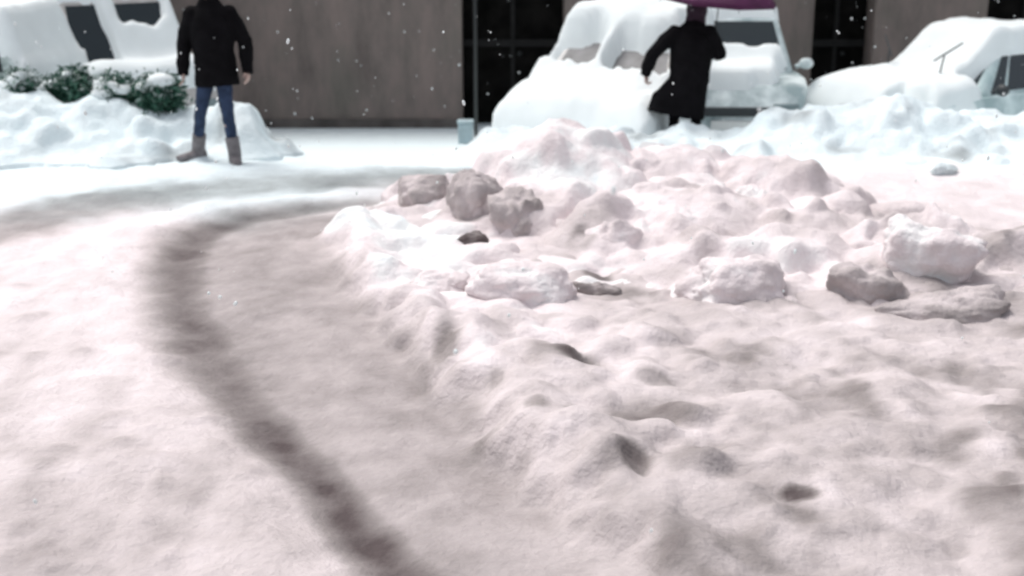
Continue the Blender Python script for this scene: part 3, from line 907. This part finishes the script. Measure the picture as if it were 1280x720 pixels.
# ------------------------------------------------------------------ people
def hand(bm, w, d, side, pal, curl=.5, L=.17):
    """palm and five bent fingers from wrist w along d; side points to the thumb, pal out of the palm"""
    d = d.normalized(); side = (side - d * side.dot(d)).normalized(); pal = d.cross(side) if pal is None else pal
    pe = w + d * L * .5
    tube(bm, [w - d * .03, w + d * .03, pe], [(.026, .02), (.036, .016), (.038, .013)], 10, side)
    for k, ln in enumerate((.068, .076, .072, .056)):
        s = side * (.029 - .019 * k)
        a = pe - d * .012 + s; b = a + (d * math.cos(curl * .6) + pal * math.sin(curl * .6)) * ln * .55
        c = b + (d * math.cos(curl * 1.7) + pal * math.sin(curl * 1.7)) * ln * .55
        tube(bm, [a, b, c], [.0088, .0082, .0065], 8, side)
    a = w + d * .025 + side * .028; b = a + (side * .75 + d * .7 + pal * .2) * .035; c = b + (d * .9 + side * .25 + pal * .35) * .035
    tube(bm, [a, b, c], [.012, .010, .0075], 8, pal)


def head(bm, c, fwd, s=1.0):
    fwd = fwd.normalized(); rt = Vector((0, 0, 1)).cross(fwd).normalized(); up = fwd.cross(rt)
    m = Matrix((rt, fwd, up)).transposed().to_4x4(); m.translation = c
    def bl(p, r):
        g = bmesh.ops.create_uvsphere(bm, u_segments=20, v_segments=14, radius=1)
        bmesh.ops.transform(bm, matrix=m @ Matrix.Translation(Vector(p) * s) @ Matrix.Diagonal((r[0] * s, r[1] * s, r[2] * s, 1)), verts=g['verts'])
    bl((0, -.01, .03), (.076, .095, .088)); bl((0, .025, -.045), (.056, .062, .068)); bl((0, .055, -.09), (.026, .026, .022))
    bl((0, .093, -.018), (.013, .018, .028)); bl((0, .083, .012), (.011, .015, .03)); bl((0, .078, -.058), (.024, .014, .007)); bl((0, .076, -.068), (.022, .013, .008))
    bl((0, .07, .028), (.05, .022, .012))
    for q in (-1, 1):
        bl((q * .077, -.005, -.01), (.010, .022, .032)); bl((q * .042, .06, -.025), (.022, .02, .02))
    return m


def person(name, label, loc, J, clothes, fwd, group=None):
    root = empty(name, loc)
    tag(root, label, 'person', group)
    V = {k: Vector(v) for k, v in J.items()}
    bm = bmesh.new()
    sx = Vector((1, 0, 0))
    pel, chs, nk = V['pelvis'], V['chest'], V['neck']
    tube(bm, [pel - Vector((0, 0, .1)), pel, pel.lerp(chs, .4), chs, chs.lerp(nk, .6), nk], [(.13, .10), (.16, .11), (.135, .10), (.165, .115), (.12, .08), (.055, .055)], 20, sx)
    tube(bm, [nk - Vector((0, 0, .05)), nk, V['head'] - Vector((0, 0, .02))], [.06, .052, .05], 12, sx)
    hm = head(bm, V['head'], fwd)
    for s in 'lr':
        sh, el, wr = V['sh_' + s], V['el_' + s], V['wr_' + s]
        tube(bm, [sh.lerp(chs, .3), sh, sh.lerp(el, .5), el, el.lerp(wr, .35), wr], [.05, .052, .043, .034, .036, .025], 12, Vector((0, 1, 0)))
        hand(bm, wr, V['hd_' + s], V['th_' + s], None, J['curl_' + s][0])
        hp, kn, an, to = V['hip_' + s], V['kn_' + s], V['an_' + s], V['to_' + s]
        tube(bm, [hp + Vector((0, 0, .06)), hp, hp.lerp(kn, .5), kn, kn.lerp(an, .3), an], [.07, .08, .066, .05, .052, .034], 14, sx)
        tube(bm, [an + Vector((0, 0, .02)), an - Vector((0, 0, .05)), an.lerp(to, .6) - Vector((0, 0, .03)), to], [.035, .04, (.042, .028), (.03, .016)], 12, sx)
    body = build(name + '_body' if False else 'body', bm, M['skin'], root, smooth=True, remesh=.0065, smoothit=2)
    for q in (-1, 1):
        bm = bmesh.new(); ball(bm, hm @ Vector((q * .031, .076, .008)), .0115, 12); build('eye', bm, M['eye'], root, smooth=True)
    # hair
    bm = bmesh.new()
    ball(bm, hm @ Vector((0, -.022, .042)), (.086, .098, .088), 24); ball(bm, hm @ Vector((0, -.05, -.03)), (.078, .06, .08), 20)
    build('hair', bm, M['hair'], root, smooth=True, remesh=.012, smoothit=2)
    # coat
    c = clothes
    bm = bmesh.new()
    hem = c['hem']; ring = c['rings']
    tube(bm, [Vector((x, y, z)) for (x, y, z, a, b) in ring], [(a, b) for (x, y, z, a, b) in ring], 28, sx)
    for s in 'lr':
        sh, el, wr = V['sh_' + s], V['el_' + s], V['wr_' + s]
        k = (wr - el).normalized()
        tube(bm, [sh.lerp(chs, .35), sh, sh.lerp(el, .45) + Vector((0, 0, .005)), el, el.lerp(wr, .5), wr + k * (.05 if c['hem'] > .6 else .012)], [.045, .080, .078, .070, .064, .055], 16, Vector((0, 1, 0)))
        ball(bm, sh - Vector((0, 0, .01)), .080, 16)
    coat = build('coat', bm, M['coat'], root, smooth=True, remesh=.011, smoothit=5)
    for v in coat.data.vertices:   # wrinkles
        p = v.co
        n = float(vnoise(p.x * 9 + p.z * 3, p.z * 13 + p.y * 6, 3)) - .5
        v.co = p + v.normal * n * .016
    bm = bmesh.new()
    for s in 'lr':
        hp, kn, an = V['hip_' + s], V['kn_' + s], V['an_' + s]
        tube(bm, [hp + Vector((0, 0, .16)), hp, hp.lerp(kn, .5), kn, kn.lerp(an, .45), an + Vector((0, 0, .03))], [.10, .092, .074, .058, .054, .048], 16, sx)
    tr = build('trousers', bm, c['leg_mat'], root, smooth=True, remesh=.011, smoothit=3)
    for v in tr.data.vertices:
        p = v.co; n = float(vnoise(p.x * 12 + p.z * 5, p.z * 20 + p.y * 6, 5)) - .5
        v.co = p + v.normal * n * .012
    for s in 'lr':
        an, to, kn = V['an_' + s], V['to_' + s], V['kn_' + s]
        bm = bmesh.new()
        tube(bm, [an.lerp(kn, .42), an.lerp(kn, .2), an, an - Vector((0, 0, .09))], [.066, .064, .062, .058], 16, sx)
        dv = (to - an); dv.z = 0; dv.normalize()
        tube(bm, [an - dv * .07 - Vector((0, 0, .055)), an - Vector((0, 0, .045)), an.lerp(to, .6) - Vector((0, 0, .02)), to + dv * .02], [(.05, .045), (.056, .05), (.056, .042), (.034, .028)], 16, Vector((dv.y, -dv.x, 0)))
        build('boot', bm, c['boot_mat'], root, smooth=True, remesh=.010, smoothit=3)
    return root


g = at(270, 197, 11.9)
person('person', 'person in a long black coat and blue jeans walking through snow, arms at their sides',
       (g.x, 11.9, float(gbase(g.x, 11.9)) + .015),
       dict(pelvis=(.05, 0, .88), chest=(.035, 0, 1.24), neck=(.03, -.01, 1.46), head=(.03, -.03, 1.62),
            sh_l=(-.135, 0, 1.375), el_l=(-.235, .03, 1.10), wr_l=(-.235, -.05, .86), hd_l=(0, -.12, -1), th_l=(.3, -1, 0), curl_l=(.5, 0, 0),
            sh_r=(.205, 0, 1.375), el_r=(.325, .05, 1.12), wr_r=(.345, -.01, .87), hd_r=(.05, -.1, -1), th_r=(-.3, -1, 0), curl_r=(.5, 0, 0),
            hip_l=(-.02, 0, .86), kn_l=(-.10, -.06, .48), an_l=(-.185, .10, .10), to_l=(-.35, .0, .03),
            hip_r=(.11, 0, .86), kn_r=(.165, -.14, .48), an_r=(.205, -.12, .10), to_r=(.26, -.31, .03)),
       dict(hem=.66, leg_mat=M['jeans'], boot_mat=M['boot'],
            rings=[(.06, 0, .715, .212, .155), (.055, 0, .83, .205, .155), (.045, 0, 1.0, .185, .145), (.04, 0, 1.2, .205, .15), (.035, 0, 1.34, .19, .13), (.03, -.005, 1.43, .125, .10), (.03, -.015, 1.53, .075, .075)]),
       Vector((-.1, -1, -.1)))

g = at(852, 194, 12.95); zf = float(gbase(g.x, 12.95)) + .02
P2 = Vector((g.x, 12.95, zf))
person('person', 'hunched person all in black holding a purple umbrella, behind the snow pile',
       P2,
       dict(pelvis=(.06, -.02, .78), chest=(.07, .06, 1.10), neck=(.10, .12, 1.29), head=(.12, .16, 1.41),
            sh_l=(-.11, .05, 1.22), el_l=(-.345, .0, .98), wr_l=(-.385, .05, .80), hd_l=(.05, .1, -1), th_l=(.3, 1, 0), curl_l=(1.3, 0, 0),
            sh_r=(.24, .06, 1.22), el_r=(.355, .05, .98), wr_r=(.30, .22, 1.12), hd_r=(-.1, .35, 1), th_r=(-1, .2, 0), curl_r=(1.5, 0, 0),
            hip_l=(-.03, -.02, .78), kn_l=(-.08, .03, .44), an_l=(-.10, -.03, .10), to_l=(-.12, .15, .03),
            hip_r=(.14, -.02, .78), kn_r=(.14, .06, .44), an_r=(.14, .02, .10), to_r=(.17, .20, .03)),
       dict(hem=.50, leg_mat=M['trousers'], boot_mat=M['bootb'],
            rings=[(-.075, -.02, .40, .295, .19), (-.055, -.02, .52, .275, .18), (.0, -.02, .62, .24, .17), (.045, -.01, .74, .205, .165), (.06, .03, .95, .215, .165), (.065, .06, 1.12, .21, .16), (.085, .09, 1.24, .15, .12), (.10, .12, 1.32, .09, .09)]),
       Vector((.25, 1, -.25)))
kids = [o for o in bpy.data.objects if o.parent and (o.parent.location - P2).length < 1e-4 and o.parent['category'] == 'person']
proot = kids[0].parent
bm = bmesh.new()
ball(bm, Vector((.118, .145, 1.425)), (.108, .118, .125), 24); tube(bm, [(.10, .11, 1.27), (.11, .13, 1.36)], [.11, .10], 20)
build('hood', bm, M['hood'], proot, smooth=True, remesh=.012, smoothit=4)

# umbrella
u_root = empty('umbrella', P2 + Vector((.315, .235, 1.055)))
tag(u_root, 'purple umbrella held low over the hunched person in black', 'umbrella')
u_root.rotation_euler = (R(5), R(3), R(10))
bm = bmesh.new(); nseg, nr, Ru, hu = 64, 10, .60, .30
rings = []
for j in range(nr + 1):
    f = j / nr; rg = []
    for k in range(nseg):
        a = 2 * math.pi * k / nseg
        pan = (k % 8) / 8.0; sag = math.sin(math.pi * pan)
        r = Ru * f * (1 - .06 * sag * f)
        z = .76 - hu * f ** 2.0 - .02 * sag * f * (1 - f)
        rg.append(bm.verts.new((r * math.cos(a), r * math.sin(a), z)) if j else None)
    rings.append(rg)
top = bm.verts.new((0, 0, .765))
for k in range(nseg):
    bm.faces.new((top, rings[1][k], rings[1][(k + 1) % nseg]))
for j in range(1, nr):
    for k in range(nseg):
        bm.faces.new((rings[j][k], rings[j + 1][k], rings[j + 1][(k + 1) % nseg], rings[j][(k + 1) % nseg]))
bmesh.ops.solidify(bm, geom=bm.faces[:], thickness=.003)
build('canopy', bm, M['purple'], u_root, smooth=True)
for k in range(8):
    a = 2 * math.pi * k / 8
    bm = bmesh.new()
    tube(bm, [Vector((Ru * f * math.cos(a), Ru * f * math.sin(a), .75 - hu * f * f)) for f in (.03, .3, .6, .85, .99)] + [Vector((Ru * 1.03 * math.cos(a), Ru * 1.03 * math.sin(a), .75 - hu * 1.06))], [.003] * 6, 6)
    build('rib', bm, M['steel'], u_root)
bm = bmesh.new(); tube(bm, [(0, 0, .0), (0, 0, .4), (0, 0, .83)], [.006, .006, .004], 10); build('shaft', bm, M['steel'], u_root, smooth=True)
bm = bmesh.new(); tube(bm, [(0, 0, -.02), (0, 0, .05), (0, 0, .16)], [.013, .014, .012], 12)
tube(bm, [(0, 0, 0), (0, 0, -.03), (.015, 0, -.055), (.04, 0, -.055), (.055, 0, -.03)], [.011] * 5, 10); build('handle', bm, M['black'], u_root, smooth=True)


# ------------------------------------------------------------------ falling snow
def flakes():
    rs = np.random.RandomState(3)
    bm = bmesh.new()
    n = 0
    while n < 1100:
        Y = rs.uniform(6.5, 18.2) if n > 60 else rs.uniform(2.5, 6); z = rs.uniform(-.2, 3.6) if n > 60 else rs.uniform(.6, 2.0)
        hx = Y * .55
        x = rs.uniform(-hx, hx)
        s = .0025 + .0065 * rs.rand() ** 2.0
        g0 = bmesh.ops.create_icosphere(bm, subdivisions=1, radius=1)
        bmesh.ops.transform(bm, matrix=Matrix.Translation((x, Y, z)) @ Matrix.Rotation(rs.uniform(-.5, .5), 4, 'Y') @ Matrix.Diagonal((s, s, s * rs.uniform(1, 2.0), 1)), verts=g0['verts'])
        n += 1
    o = build('falling_snow', bm, M['clean'], None)
    tag(o, 'scattered falling snowflakes in the air over the street', 'snowflakes', None, 'stuff')


flakes()

# ------------------------------------------------------------------ light
w = bpy.data.worlds.new('World'); scene.world = w; w.use_nodes = True
nt = w.node_tree; bg = nt.nodes['Background']
sky = nt.nodes.new('ShaderNodeTexSky'); sky.sky_type = 'NISHITA'; sky.sun_disc = False
SUN_EL, SUN_AZ = R(64), R(-50)        # azimuth measured from +Y towards +X
sky.sun_elevation = SUN_EL; sky.sun_rotation = SUN_AZ
sky.air_density = 1.0; sky.dust_density = 4.0; sky.ozone_density = 1.0
hs = nt.nodes.new('ShaderNodeHueSaturation'); hs.inputs['Saturation'].default_value = .32
nt.links.new(sky.outputs[0], hs.inputs['Color']); nt.links.new(hs.outputs[0], bg.inputs['Color'])
bg.inputs['Strength'].default_value = .12
sl = bpy.data.lights.new('sun', 'SUN'); sl.energy = 1.0; sl.angle = R(25); sl.color = (1, .96, .93)
so = bpy.data.objects.new('sun', sl); COL.objects.link(so)
dirv = Vector((math.sin(SUN_AZ) * math.cos(SUN_EL), math.cos(SUN_AZ) * math.cos(SUN_EL), math.sin(SUN_EL)))
so.rotation_euler = (-dirv).to_track_quat('-Z', 'Y').to_euler()

vs = scene.view_settings
vs.view_transform = 'Standard'; vs.look = 'None'; vs.gamma = 1.0; vs.use_curve_mapping = False
vs.exposure = 0.66
scene.render.engine = 'CYCLES'
scene.cycles.use_denoising = True
scene.cycles.max_bounces = 6; scene.cycles.diffuse_bounces = 4
scene.cycles.filter_width = 2.2
